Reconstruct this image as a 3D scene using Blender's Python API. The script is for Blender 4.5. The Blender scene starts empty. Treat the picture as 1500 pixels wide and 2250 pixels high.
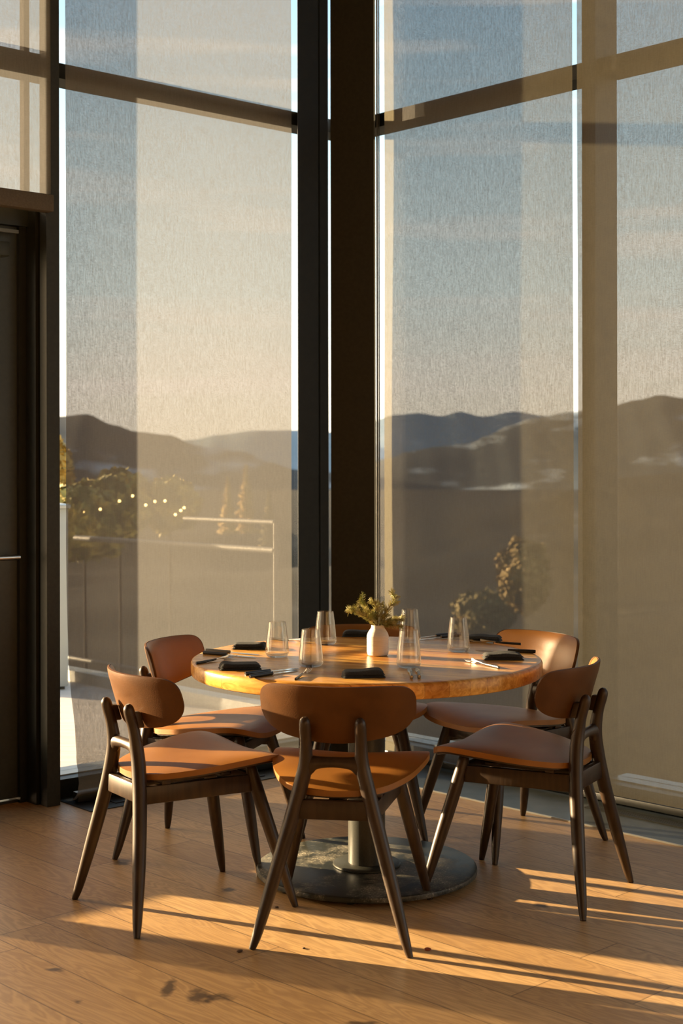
import bpy, bmesh, math, random
from mathutils import Vector, Matrix
from mathutils.noise import noise as pnoise
random.seed(7)
C = bpy.context.scene.collection
S = bpy.context.scene
PI = math.pi

# ------------------------------------------------------------------ camera, sky, sun, exposure
EYE = 1.42
cam_d = bpy.data.cameras.new('camera'); cam = bpy.data.objects.new('camera', cam_d); C.objects.link(cam)
cam_d.sensor_fit = 'VERTICAL'; cam_d.sensor_height = 36.0; cam_d.sensor_width = 24.0; cam_d.lens = 50.0
cam_d.shift_y = -105/2250
cam_d.clip_start = .05; cam_d.clip_end = 20000
cam.location = (0, 0, EYE); cam.rotation_euler = (math.radians(90), math.radians(0.10), 0)
cam_d.dof.use_dof = True; cam_d.dof.focus_distance = 4.9; cam_d.dof.aperture_fstop = 4.5
S.camera = cam
S.view_settings.view_transform = 'Standard'; S.view_settings.look = 'None'
S.view_settings.gamma = 1; S.view_settings.exposure = 0.12; S.view_settings.use_curve_mapping = False
try:
    S.cycles.transparent_max_bounces = 24; S.cycles.max_bounces = 10; S.cycles.sample_clamp_indirect = 6
    S.cycles.caustics_refractive = False; S.cycles.caustics_reflective = False
except Exception: pass

SUN = Vector((.90, -.405, 0)).normalized(); SUN.z = -.165; SUN.normalize()   # direction the light travels
sd = bpy.data.lights.new('sun', 'SUN'); so = bpy.data.objects.new('sun', sd); C.objects.link(so)
sd.energy = 34.0; sd.color = (1.0, .72, .42); sd.angle = math.radians(.6)
so.rotation_euler = SUN.to_track_quat('-Z', 'Y').to_euler()

w = bpy.data.worlds.new('sky'); S.world = w; w.use_nodes = True
nt = w.node_tree; nt.nodes.clear(); N = nt.nodes.new; L = nt.links.new
tc = N('ShaderNodeTexCoord'); sep = N('ShaderNodeSeparateXYZ'); L(tc.outputs['Generated'], sep.inputs[0])
ramp = N('ShaderNodeValToRGB'); L(sep.outputs['Z'], ramp.inputs[0])
cr = ramp.color_ramp
stops = [(0.0, (.66, .55, .40)), (.05, (.62, .56, .46)), (.12, (.46, .52, .50)), (.22, (.30, .40, .44)), (.31, (.20, .32, .41)), (.60, (.16, .27, .42))]
cr.elements[0].position = stops[0][0]; cr.elements[0].color = (*stops[0][1], 1)
cr.elements[1].position = stops[-1][0]; cr.elements[1].color = (*stops[-1][1], 1)
for p, c in stops[1:-1]:
    e = cr.elements.new(p); e.color = (*c, 1)
mp = N('ShaderNodeMapping'); mp.inputs['Scale'].default_value = (1.3, 1.3, 16); L(tc.outputs['Generated'], mp.inputs[0])
nz = N('ShaderNodeTexNoise'); nz.inputs['Scale'].default_value = 1.6; nz.inputs['Detail'].default_value = 5; nz.inputs['Roughness'].default_value = .5; L(mp.outputs[0], nz.inputs['Vector'])
r2 = N('ShaderNodeValToRGB'); r2.color_ramp.elements[0].position = .50; r2.color_ramp.elements[1].position = .70; L(nz.outputs['Fac'], r2.inputs[0])
ml = N('ShaderNodeMath'); ml.operation = 'MULTIPLY'; ml.inputs[1].default_value = .75; L(r2.outputs[0], ml.inputs[0])
mx = N('ShaderNodeMixRGB'); L(ml.outputs[0], mx.inputs[0]); L(ramp.outputs[0], mx.inputs[1]); mx.inputs[2].default_value = (.70, .60, .52, 1)
# warm glow of the low sun, well outside the frame to the left
dt = N('ShaderNodeVectorMath'); dt.operation = 'DOT_PRODUCT'; L(tc.outputs['Generated'], dt.inputs[0]); dt.inputs[1].default_value = tuple(-SUN)
mxm = N('ShaderNodeMath'); mxm.operation = 'MAXIMUM'; mxm.inputs[1].default_value = 0; L(dt.outputs['Value'], mxm.inputs[0])
pw = N('ShaderNodeMath'); pw.operation = 'POWER'; pw.inputs[1].default_value = 12; L(mxm.outputs[0], pw.inputs[0])
gm = N('ShaderNodeMath'); gm.operation = 'MULTIPLY'; gm.inputs[1].default_value = 7.0; L(pw.outputs[0], gm.inputs[0])
gm.use_clamp = False
vs_ = N('ShaderNodeVectorMath'); vs_.operation = 'SCALE'; vs_.inputs[0].default_value = (1.0, .64, .32); L(gm.outputs[0], vs_.inputs['Scale'])
va_ = N('ShaderNodeVectorMath'); va_.operation = 'ADD'; L(mx.outputs[0], va_.inputs[0]); L(vs_.outputs[0], va_.inputs[1])
bg = N('ShaderNodeBackground'); L(va_.outputs[0], bg.inputs[0]); bg.inputs[1].default_value = 3.2
wo = N('ShaderNodeOutputWorld'); L(bg.outputs[0], wo.inputs[0])

# ------------------------------------------------------------------ frame of the two glass walls (metres)
L0 = Vector((-1.19, 5.98, 0)); LU = Vector((.7547, .6561, 0)); LN = Vector((-.6561, .7547, 0))
R0 = Vector((1.354, 5.64, 0)); RU = Vector((-.695, .719, 0)); RN = Vector((.719, .695, 0))
def lw(t, n, z=0): p = L0+LU*t+LN*n; return Vector((p.x, p.y, z))
def rw(t, n, z=0): p = R0+RU*t+RN*n; return Vector((p.x, p.y, z))
def at(px, py, z):                       # point of height z that lies towards pixel px, py
    D = (EYE-z)*3125/(py-1020); return Vector(((px-750)/3125*D, D, z))
def far(px, py, D): return Vector(((px-750)/3125*D, D, EYE+(1020-py)/3125*D))
CEIL = 4.7

# ------------------------------------------------------------------ material helpers
def mat(name, base=(.5, .5, .5), rough=.5, metal=0, spec=.5, coat=0):
    m = bpy.data.materials.new(name); m.use_nodes = True
    b = m.node_tree.nodes['Principled BSDF']
    b.inputs['Base Color'].default_value = (*base, 1); b.inputs['Roughness'].default_value = rough
    b.inputs['Metallic'].default_value = metal; b.inputs['Specular IOR Level'].default_value = spec
    b.inputs['Coat Weight'].default_value = coat; b.inputs['Coat Roughness'].default_value = .15
    return m
def noise_mat(name, c1, c2, scale=8, stretch=(1, 1, 1), rough=.5, bump=0, detail=6, lo=.35, hi=.65, metal=0, spec=.5, coat=0, bscale=None, rot=0):
    m = mat(name, c1, rough, metal, spec, coat); t = m.node_tree; n = t.nodes.new; l = t.links.new; b = t.nodes['Principled BSDF']
    tcn = n('ShaderNodeTexCoord'); mpn = n('ShaderNodeMapping'); mpn.inputs['Scale'].default_value = stretch; mpn.inputs['Rotation'].default_value = (0, 0, rot)
    l(tcn.outputs['Object'], mpn.inputs[0])
    nn = n('ShaderNodeTexNoise'); nn.inputs['Scale'].default_value = scale; nn.inputs['Detail'].default_value = detail; l(mpn.outputs[0], nn.inputs['Vector'])
    rr = n('ShaderNodeValToRGB'); rr.color_ramp.elements[0].position = lo; rr.color_ramp.elements[1].position = hi
    rr.color_ramp.elements[0].color = (*c1, 1); rr.color_ramp.elements[1].color = (*c2, 1); l(nn.outputs['Fac'], rr.inputs[0])
    l(rr.outputs[0], b.inputs['Base Color'])
    if bump:
        bp = n('ShaderNodeBump'); bp.inputs['Strength'].default_value = bump; bp.inputs['Distance'].default_value = .01
        if bscale:
            n2 = n('ShaderNodeTexNoise'); n2.inputs['Scale'].default_value = bscale; n2.inputs['Detail'].default_value = 3; l(tcn.outputs['Object'], n2.inputs['Vector']); l(n2.outputs['Fac'], bp.inputs['Height'])
        else: l(nn.outputs['Fac'], bp.inputs['Height'])
        l(bp.outputs[0], b.inputs['Normal'])
    return m

M = {}
M['black_metal'] = noise_mat('black_metal', (.008, .009, .006), (.013, .013, .009), 30, rough=.42, spec=.4)
M['bronze_panel'] = noise_mat('bronze_panel', (.016, .017, .010), (.024, .024, .015), 60, rough=.5, spec=.4)
M['door_metal'] = noise_mat('door_metal', (.026, .030, .021), (.034, .038, .027), 50, rough=.4, spec=.5)
M['frame_metal'] = mat('frame_metal', (.10, .10, .085), .4, .3)
M['sill_metal'] = mat('sill_metal', (.42, .43, .41), .35, .4)
M['slate_plate'] = noise_mat('slate_plate', (.055, .065, .062), (.085, .095, .09), 12, rough=.35, spec=.5)
M['black_plate'] = noise_mat('black_plate', (.018, .02, .018), (.03, .032, .028), 20, rough=.35)
M['steel'] = mat('steel', (.55, .55, .55), .25, 1)
M['cutlery_steel'] = mat('cutlery_steel', (.72, .70, .66), .16, 1)
M['black_handle'] = mat('black_handle', (.02, .018, .016), .3)
M['plaster'] = noise_mat('plaster', (.13, .10, .075), (.15, .12, .09), 5, rough=.9)
M['ceiling'] = noise_mat('ceiling_paint', (.10, .08, .06), (.12, .10, .07), 5, rough=.9)
M['frame_wood'] = noise_mat('dark_walnut', (.026, .0145, .008), (.046, .026, .014), 10, (6, 6, .8), rough=.38, spec=.4, bump=.05)
M['leather'] = noise_mat('tan_leather', (.235, .090, .013), (.335, .142, .025), 5, rough=.38, spec=.42, bump=.10, bscale=420, lo=.3, hi=.7, coat=0)
M['shell'] = noise_mat('brown_leather_shell', (.080, .031, .007), (.125, .050, .012), 6, (1, 1, 1), rough=.45, spec=.2, bump=.05, bscale=300)
M['base_metal'] = None
M['column_metal'] = noise_mat('black_powder_coat', (.030, .031, .025), (.040, .041, .033), 200, rough=.36, spec=.45)
M['napkin'] = noise_mat('black_linen', (.014, .014, .013), (.026, .026, .024), 300, rough=.85, bump=.3)
M['ceramic'] = noise_mat('white_ceramic', (.70, .66, .60), (.78, .74, .68), 40, (1, 1, 8), rough=.55, bump=.12)
M['needle'] = noise_mat('green_needle', (.27, .28, .085), (.62, .55, .27), 30, rough=.6)
M['twig'] = mat('twig', (.16, .10, .05), .8)
M['leaf_crumb'] = mat('leaf_crumb', (.30, .06, .015), .8)
M['crumb_dark'] = mat('crumb_dark', (.09, .05, .025), .8)
M['deck'] = noise_mat('deck_boards', (.42, .38, .33), (.52, .48, .43), 3, (1, 12, 1), rough=.7, rot=.85)
M['cabinet'] = mat('cabinet_grey', (.42, .44, .42), .6)
M['white_pillar'] = mat('white_pillar', (.5, .48, .44), .8)
M['bark'] = mat('bark', (.03, .022, .014), .9)

def set_thin(name, tint=(.97, .98, .97), ior=1.45, edge=0.0):
    m = bpy.data.materials.new(name); m.use_nodes = True; t = m.node_tree; t.nodes.clear(); n = t.nodes.new; l = t.links.new
    o = n('ShaderNodeOutputMaterial'); mx = n('ShaderNodeMixShader'); lwt = n('ShaderNodeLayerWeight'); lwt.inputs['Blend'].default_value = .5
    pw = n('ShaderNodeMath'); pw.operation = 'POWER'; pw.inputs[1].default_value = 4.5; l(lwt.outputs['Facing'], pw.inputs[0])
    r0 = ((ior-1)/(ior+1))**2
    fr = n('ShaderNodeMath'); fr.operation = 'MULTIPLY_ADD'; fr.inputs[1].default_value = 1-r0; fr.inputs[2].default_value = r0; l(pw.outputs[0], fr.inputs[0])
    tr = n('ShaderNodeBsdfTransparent'); tr.inputs[0].default_value = (*tint, 1); gl = n('ShaderNodeBsdfGlossy'); gl.inputs['Roughness'].default_value = 0.02
    l(fr.outputs[0], mx.inputs[0]); l(tr.outputs[0], mx.inputs[1]); l(gl.outputs[0], mx.inputs[2]); l(mx.outputs[0], o.inputs[0])
    return m
M['window_glass'] = set_thin('window_glass', (.97, .98, .97), 1.25)
M['door_glass'] = set_thin('door_glass', (.93, .94, .92), 1.3)
M['tumbler_glass'] = set_thin('tumbler_glass', (.975, .98, .975), 1.5)
_t = M['tumbler_glass'].node_tree; _o = [q for q in _t.nodes if q.type == 'OUTPUT_MATERIAL'][0]; _s = _o.inputs[0].links[0].from_socket
_g = _t.nodes.new('ShaderNodeBsdfGlass'); _g.inputs['IOR'].default_value = 1.48; _g.inputs['Roughness'].default_value = 0.0
_l = _t.nodes.new('ShaderNodeLayerWeight'); _l.inputs['Blend'].default_value = .5; _p = _t.nodes.new('ShaderNodeMath'); _p.operation = 'MULTIPLY_ADD'; _p.inputs[1].default_value = .8; _p.inputs[2].default_value = .03; _t.links.new(_l.outputs['Facing'], _p.inputs[0])
_m = _t.nodes.new('ShaderNodeMixShader'); _t.links.new(_p.outputs[0], _m.inputs[0]); _t.links.new(_s, _m.inputs[1]); _t.links.new(_g.outputs[0], _m.inputs[2]); _t.links.new(_m.outputs[0], _o.inputs[0])

def fabric(name, openness=.21):
    m = bpy.data.materials.new(name); m.use_nodes = True; t = m.node_tree; t.nodes.clear(); n = t.nodes.new; l = t.links.new
    o = n('ShaderNodeOutputMaterial'); tcn = n('ShaderNodeTexCoord')
    m1 = n('ShaderNodeMapping'); m1.inputs['Scale'].default_value = (260, 260, 22); l(tcn.outputs['Object'], m1.inputs[0])
    n1 = n('ShaderNodeTexNoise'); n1.inputs['Scale'].default_value = 1; n1.inputs['Detail'].default_value = 2; l(m1.outputs[0], n1.inputs['Vector'])
    m2 = n('ShaderNodeMapping'); m2.inputs['Scale'].default_value = (70, 70, 420); l(tcn.outputs['Object'], m2.inputs[0])
    n2 = n('ShaderNodeTexNoise'); n2.inputs['Scale'].default_value = 1; n2.inputs['Detail'].default_value = 2; l(m2.outputs[0], n2.inputs['Vector'])
    ad = n('ShaderNodeMath'); ad.operation = 'ADD'; l(n1.outputs['Fac'], ad.inputs[0]); l(n2.outputs['Fac'], ad.inputs[1])
    mr = n('ShaderNodeMapRange'); mr.inputs['From Min'].default_value = .7; mr.inputs['From Max'].default_value = 1.3
    mr.inputs['To Min'].default_value = openness*.65; mr.inputs['To Max'].default_value = openness*1.35; l(ad.outputs[0], mr.inputs['Value'])
    df = n('ShaderNodeBsdfDiffuse'); df.inputs[0].default_value = (.175, .160, .115, 1)
    tl = n('ShaderNodeBsdfTranslucent'); tl.inputs[0].default_value = (.155, .157, .158, 1)
    mxa = n('ShaderNodeMixShader'); mxa.inputs[0].default_value = .22; l(df.outputs[0], mxa.inputs[1]); l(tl.outputs[0], mxa.inputs[2])
    tr = n('ShaderNodeBsdfTransparent'); tr.inputs[0].default_value = (1, 1, 1, 1)
    mx = n('ShaderNodeMixShader'); l(mr.outputs[0], mx.inputs[0]); l(mxa.outputs[0], mx.inputs[1]); l(tr.outputs[0], mx.inputs[2]); l(mx.outputs[0], o.inputs[0])
    return m
M['fabric'] = fabric('blind_fabric')

# ---- oak plank floor, boards run parallel to the right glass wall
def floor_mat():
    m = mat('oak_planks', (.4, .25, .12), .36, spec=.45); t = m.node_tree; n = t.nodes.new; l = t.links.new; b = t.nodes['Principled BSDF']
    g = n('ShaderNodeNewGeometry'); mpn = n('ShaderNodeMapping'); mpn.inputs['Rotation'].default_value = (0, 0, math.radians(45.97)); l(g.outputs['Position'], mpn.inputs[0])
    sp = n('ShaderNodeSeparateXYZ'); l(mpn.outputs[0], sp.inputs[0])
    def math_(op, a, bb=None):
        q = n('ShaderNodeMath'); q.operation = op
        for i, v in enumerate((a, bb)):
            if v is None: continue
            if isinstance(v, (int, float)): q.inputs[i].default_value = v
            else: l(v, q.inputs[i])
        return q.outputs[0]
    W = .185
    yv = math_('DIVIDE', sp.outputs['Y'], W); row = math_('FLOOR', yv); fy = math_('FRACT', yv)
    wn = n('ShaderNodeTexWhiteNoise'); wn.noise_dimensions = '1D'; l(row, wn.inputs['W'])
    xs = math_('ADD', math_('DIVIDE', sp.outputs['X'], 2.1), math_('MULTIPLY', wn.outputs['Value'], 7.3))
    fx = math_('FRACT', xs); bi = math_('FLOOR', xs)
    wn2 = n('ShaderNodeTexWhiteNoise'); wn2.noise_dimensions = '2D'; cb = n('ShaderNodeCombineXYZ'); l(row, cb.inputs[0]); l(bi, cb.inputs[1]); l(cb.outputs[0], wn2.inputs['Vector'])
    # seams
    sy = math_('LESS_THAN', math_('MINIMUM', fy, math_('SUBTRACT', 1.0, fy)), .010)
    sx = math_('LESS_THAN', math_('MINIMUM', fx, math_('SUBTRACT', 1.0, fx)), .0009)
    seam = math_('MAXIMUM', sy, sx)
    # grain
    cb2 = n('ShaderNodeCombineXYZ'); l(math_('MULTIPLY', sp.outputs['X'], 1.6), cb2.inputs[0]); l(math_('MULTIPLY', sp.outputs['Y'], 11.0), cb2.inputs[1]); l(math_('MULTIPLY', wn2.outputs['Value'], 40), cb2.inputs[2])
    gn = n('ShaderNodeTexNoise'); gn.inputs['Scale'].default_value = 1.0; gn.inputs['Detail'].default_value = 3; gn.inputs['Distortion'].default_value = .8; l(cb2.outputs[0], gn.inputs['Vector'])
    wv = math_('SINE', math_('MULTIPLY', gn.outputs['Fac'], 85.0))
    wv2 = math_('MULTIPLY_ADD', wv, .5); wv2.node.inputs[2].default_value = .5
    fn = n('ShaderNodeTexNoise'); fn.inputs['Scale'].default_value = 1; fn.inputs['Detail'].default_value = 4
    cb3 = n('ShaderNodeCombineXYZ'); l(math_('MULTIPLY', sp.outputs['X'], 14), cb3.inputs[0]); l(math_('MULTIPLY', sp.outputs['Y'], 260), cb3.inputs[1]); l(cb3.outputs[0], fn.inputs['Vector'])
    r1 = n('ShaderNodeValToRGB'); r1.color_ramp.elements[0].color = (.54, .315, .120, 1); r1.color_ramp.elements[1].color = (.74, .47, .205, 1); l(wn2.outputs['Value'], r1.inputs[0])
    def mixc(f, a, c, col=None, k=1.0, mode='MIX'):
        q = n('ShaderNodeMixRGB'); q.blend_type = mode
        l(math_('MULTIPLY', f, k), q.inputs[0]); l(a, q.inputs[1])
        if col: q.inputs[2].default_value = (*col, 1)
        else: l(c, q.inputs[2])
        return q.outputs[0]
    c = mixc(wv2, r1.outputs[0], None, (.22, .105, .038), .42)
    c = mixc(fn.outputs['Fac'], c, None, (.17, .085, .032), .36)
    big = n('ShaderNodeTexNoise'); big.inputs['Scale'].default_value = 2.3; big.inputs['Detail'].default_value = 3; l(g.outputs['Position'], big.inputs['Vector'])
    c = mixc(big.outputs['Fac'], c, None, (.52, .34, .17), .35)
    # knots (stains with a shape of their own)
    for (px, py, rx, ry) in ((115, 2130, .030, .012), (436, 2190, .045, .035), (372, 2165, .02, .055), (168, 2200, .02, .012), (498, 1955, .03, .02), (790, 2248, .05, .01), (1190, 1990, .03, .02), (480, 2190, .06, .02), (700, 1650, .03, .02), (265, 1895, .04, .03)):
        q = at(px, py, 0)
        dx = n('ShaderNodeVectorMath'); dx.operation = 'SUBTRACT'; l(g.outputs['Position'], dx.inputs[0]); dx.inputs[1].default_value = q
        nv = n('ShaderNodeTexNoise'); nv.inputs['Scale'].default_value = 22; l(g.outputs['Position'], nv.inputs['Vector'])
        sc = n('ShaderNodeVectorMath'); sc.operation = 'DIVIDE'; l(dx.outputs[0], sc.inputs[0]); sc.inputs[1].default_value = (rx, ry*1.6, 1)
        ln = n('ShaderNodeVectorMath'); ln.operation = 'LENGTH'; l(sc.outputs[0], ln.inputs[0])
        v = math_('ADD', ln.outputs['Value'], math_('MULTIPLY', math_('SUBTRACT', nv.outputs['Fac'], .5), 2.2))
        mr = n('ShaderNodeMapRange'); mr.inputs['From Min'].default_value = .35; mr.inputs['From Max'].default_value = 1.0; mr.inputs['To Min'].default_value = .85; mr.inputs['To Max'].default_value = 0; l(v, mr.inputs['Value'])
        c = mixc(mr.outputs[0], c, None, (.060, .034, .018))
    # fine scratches
    for k in range(3):
        ms = n('ShaderNodeMapping'); ms.inputs['Rotation'].default_value = (0, 0, .7+1.1*k); ms.inputs['Scale'].default_value = (3, 90, 1); l(g.outputs['Position'], ms.inputs[0])
        vs = n('ShaderNodeTexNoise'); vs.inputs['Scale'].default_value = 1.5; vs.inputs['Detail'].default_value = 2; l(ms.outputs[0], vs.inputs['Vector'])
        rs = n('ShaderNodeMapRange'); rs.inputs['From Min'].default_value = .70; rs.inputs['From Max'].default_value = .76; l(vs.outputs['Fac'], rs.inputs['Value'])
        c = mixc(rs.outputs[0], c, None, (.62, .46, .28), .5)
    c = mixc(seam, c, None, (.05, .028, .014), .65)
    l(c, b.inputs['Base Color'])
    rg = n('ShaderNodeMapRange'); rg.inputs['To Min'].default_value = .34; rg.inputs['To Max'].default_value = .52; l(fn.outputs['Fac'], rg.inputs['Value']); l(rg.outputs[0], b.inputs['Roughness'])
    bp = n('ShaderNodeBump'); bp.inputs['Strength'].default_value = .12; bp.inputs['Distance'].default_value = .004
    hh = math_('SUBTRACT', math_('MULTIPLY', fn.outputs['Fac'], .4), seam); l(hh, bp.inputs['Height']); l(bp.outputs[0], b.inputs['Normal'])
    return m
M['floor'] = floor_mat()

def table_mat():
    m = mat('laminated_wood', (.5, .25, .08), .26, spec=.22); t = m.node_tree; n = t.nodes.new; l = t.links.new; b = t.nodes['Principled BSDF']
    tcn = n('ShaderNodeTexCoord'); mpn = n('ShaderNodeMapping'); mpn.inputs['Rotation'].default_value = (0, 0, math.radians(28)); l(tcn.outputs['Object'], mpn.inputs[0])
    br = n('ShaderNodeTexBrick'); br.inputs['Scale'].default_value = 1; br.inputs['Brick Width'].default_value = 1.1; br.inputs['Row Height'].default_value = .062; br.inputs['Mortar Size'].default_value = .0004
    br.inputs['Color1'].default_value = (.52, .23, .042, 1); br.inputs['Color2'].default_value = (.74, .42, .105, 1); br.inputs['Mortar'].default_value = (.2, .09, .03, 1); br.inputs['Bias'].default_value = 0
    fl = n('ShaderNodeVectorMath'); fl.operation = 'MULTIPLY'; fl.inputs[1].default_value = (1, 1, 0); l(mpn.outputs[0], fl.inputs[0]); l(fl.outputs[0], br.inputs['Vector'])
    ms = n('ShaderNodeMapping'); ms.inputs['Rotation'].default_value = (0, 0, 0); ms.inputs['Scale'].default_value = (3, 34, 34); l(mpn.outputs[0], ms.inputs[0])
    g = n('ShaderNodeTexNoise'); g.inputs['Scale'].default_value = 1.6; g.inputs['Detail'].default_value = 5; g.inputs['Distortion'].default_value = 1.2; l(ms.outputs[0], g.inputs['Vector'])
    r = n('ShaderNodeValToRGB'); r.color_ramp.elements[0].position = .35; r.color_ramp.elements[1].position = .65; r.color_ramp.elements[0].color = (.62, .50, .38, 1); r.color_ramp.elements[1].color = (1, 1, 1, 1); l(g.outputs['Fac'], r.inputs[0])
    mx = n('ShaderNodeMixRGB'); mx.blend_type = 'MULTIPLY'; mx.inputs[0].default_value = .9; l(br.outputs['Color'], mx.inputs[1]); l(r.outputs[0], mx.inputs[2]); l(mx.outputs[0], b.inputs['Base Color'])
    return m
M['table_wood'] = table_mat()

def dusty_mat():
    m = mat('dusty_black_metal', (.035, .037, .030), .30, spec=.35); t = m.node_tree; n = t.nodes.new; l = t.links.new; b = t.nodes['Principled BSDF']
    g = n('ShaderNodeTexCoord')
    a = n('ShaderNodeTexNoise'); a.inputs['Scale'].default_value = 6; a.inputs['Detail'].default_value = 8; a.inputs['Roughness'].default_value = .75; l(g.outputs['Object'], a.inputs['Vector'])
    r = n('ShaderNodeMapRange'); r.inputs['From Min'].default_value = .47; r.inputs['From Max'].default_value = .66; l(a.outputs['Fac'], r.inputs['Value'])
    v = n('ShaderNodeTexNoise'); v.inputs['Scale'].default_value = 160; v.inputs['Detail'].default_value = 1; l(g.outputs['Object'], v.inputs['Vector'])
    r2 = n('ShaderNodeMapRange'); r2.inputs['From Min'].default_value = .55; r2.inputs['From Max'].default_value = .72; l(v.outputs['Fac'], r2.inputs['Value'])
    q = n('ShaderNodeMath'); q.operation = 'MULTIPLY'; l(r.outputs[0], q.inputs[0]); l(r2.outputs[0], q.inputs[1])
    q2 = n('ShaderNodeMath'); q2.operation = 'MULTIPLY_ADD'; q2.inputs[1].default_value = .38; l(r.outputs[0], q2.inputs[0]); l(q.outputs[0], q2.inputs[2])
    mx = n('ShaderNodeMixRGB'); l(q2.outputs[0], mx.inputs[0]); mx.inputs[1].default_value = (.020, .022, .017, 1); mx.inputs[2].default_value = (.45, .41, .32, 1); l(mx.outputs[0], b.inputs['Base Color'])
    r3 = n('ShaderNodeMapRange'); r3.inputs['To Min'].default_value = .36; r3.inputs['To Max'].default_value = .8; l(q2.outputs[0], r3.inputs['Value']); l(r3.outputs[0], b.inputs['Roughness'])
    return m
M['base_metal'] = dusty_mat()

def hill_mat(name, forest, forest2, snow, snow_lo=.55, snow_hi=.66, scale=.02):
    m = mat(name, forest, .95, spec=.1); t = m.node_tree; n = t.nodes.new; l = t.links.new; b = t.nodes['Principled BSDF']
    g = n('ShaderNodeTexCoord')
    mpn = n('ShaderNodeMapping'); mpn.inputs['Scale'].default_value = (1, .7, 3.0); l(g.outputs['Object'], mpn.inputs[0])
    a = n('ShaderNodeTexNoise'); a.inputs['Scale'].default_value = scale; a.inputs['Detail'].default_value = 5; l(mpn.outputs[0], a.inputs['Vector'])
    r = n('ShaderNodeMapRange'); r.inputs['From Min'].default_value = snow_lo; r.inputs['From Max'].default_value = snow_hi; l(a.outputs['Fac'], r.inputs['Value'])
    v = n('ShaderNodeTexNoise'); v.inputs['Scale'].default_value = scale*6; v.inputs['Detail'].default_value = 6; l(g.outputs['Object'], v.inputs['Vector'])
    m1 = n('ShaderNodeMixRGB'); l(v.outputs['Fac'], m1.inputs[0]); m1.inputs[1].default_value = (*forest, 1); m1.inputs[2].default_value = (*forest2, 1)
    m2 = n('ShaderNodeMixRGB'); l(r.outputs[0], m2.inputs[0]); l(m1.outputs[0], m2.inputs[1]); m2.inputs[2].default_value = (*snow, 1); l(m2.outputs[0], b.inputs['Base Color'])
    return m

# ------------------------------------------------------------------ mesh helpers
def obj(name, bm, m, parent=None, smooth=True, loc=None):
    me = bpy.data.meshes.new(name)
    bmesh.ops.recalc_face_normals(bm, faces=bm.faces)
    bm.to_mesh(me); bm.free()
    if m: me.materials.append(m)
    if smooth:
        for p in me.polygons: p.use_smooth = True
        try: me.set_sharp_from_angle(angle=math.radians(38))
        except Exception: pass
    o = bpy.data.objects.new(name, me); C.objects.link(o)
    if loc is not None: o.location = loc
    if parent: o.parent = parent
    return o
def tag(o, label, cat, group=None, kind=None):
    o['label'] = label
    if cat: o['category'] = cat
    if group: o['group'] = group
    if kind: o['kind'] = kind
    return o
def thing(name, label, cat, loc=(0, 0, 0), rz=0, group=None, kind=None):
    o = bpy.data.objects.new(name, None); C.objects.link(o); o.location = loc; o.rotation_euler = (0, 0, rz); o.empty_display_size = .05
    return tag(o, label, cat, group, kind)
def struct(o, label=None):
    o['kind'] = 'structure'
    if label: o['label'] = label
    return o
def prism(poly, z0, z1, bm=None):
    bm = bm or bmesh.new()
    a = [bm.verts.new((p[0], p[1], z0)) for p in poly]; b = [bm.verts.new((p[0], p[1], z1)) for p in poly]
    k = len(poly)
    bm.faces.new(a[::-1]); bm.faces.new(b)
    for i in range(k): bm.faces.new((a[i], a[(i+1) % k], b[(i+1) % k], b[i]))
    return bm
def wbox(f, t0, t1, n0, n1, z0, z1, bm=None):       # box laid along a wall frame
    return prism([f(t0, n0), f(t1, n0), f(t1, n1), f(t0, n1)], z0, z1, bm)
def box(x0, x1, y0, y1, z0, z1, bm=None):
    return prism([(x0, y0), (x1, y0), (x1, y1), (x0, y1)], z0, z1, bm)
def bevel(bm, r, seg=2):
    bmesh.ops.bevel(bm, geom=list(bm.edges), offset=r, segments=seg, affect='EDGES', profile=.5, clamp_overlap=True)
    return bm
def catmull(pts, sub=6, closed=False):
    out = []; n = len(pts); rng = n if closed else n-1
    for i in range(rng):
        if closed: p = [pts[(i+k-1) % n] for k in range(4)]
        else: p = [pts[max(i-1, 0)], pts[i], pts[i+1], pts[min(i+2, n-1)]]
        for s in range(sub):
            t = s/sub
            out.append([.5*((2*b)+(-a+c)*t+(2*a-5*b+4*c-d)*t*t+(-a+3*b-3*c+d)*t**3) for a, b, c, d in zip(*p)])
    if not closed: out.append(list(pts[-1]))
    return out
def tube(pts, seg=14, sub=6, bm=None, capround=True):     # pts: (x,y,z,r) or (x,y,z,rx,ry)
    bm = bm or bmesh.new()
    q = catmull(pts, sub) if sub > 1 else [list(p) for p in pts]
    rings = []; up = None
    P = [Vector(p[:3]) for p in q]
    for i, p in enumerate(q):
        d = (P[min(i+1, len(P)-1)]-P[max(i-1, 0)]).normalized()
        if up is None:
            up = Vector((0, 1, 0)) if abs(d.y) < .9 else Vector((1, 0, 0))
        s = d.cross(up).normalized(); up = s.cross(d).normalized()
        ra = p[3]; rb = p[4] if len(p) > 4 else ra
        rings.append([bm.verts.new(P[i]+s*math.cos(2*PI*k/seg)*ra+up*math.sin(2*PI*k/seg)*rb) for k in range(seg)])
    for a, b in zip(rings, rings[1:]):
        for k in range(seg): bm.faces.new((a[k], a[(k+1) % seg], b[(k+1) % seg], b[k]))
    for ring, sgn, j in ((rings[0], -1, 0), (rings[-1], 1, -1)):
        bm.faces.new(ring if sgn > 0 else ring[::-1])
    return bm
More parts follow.
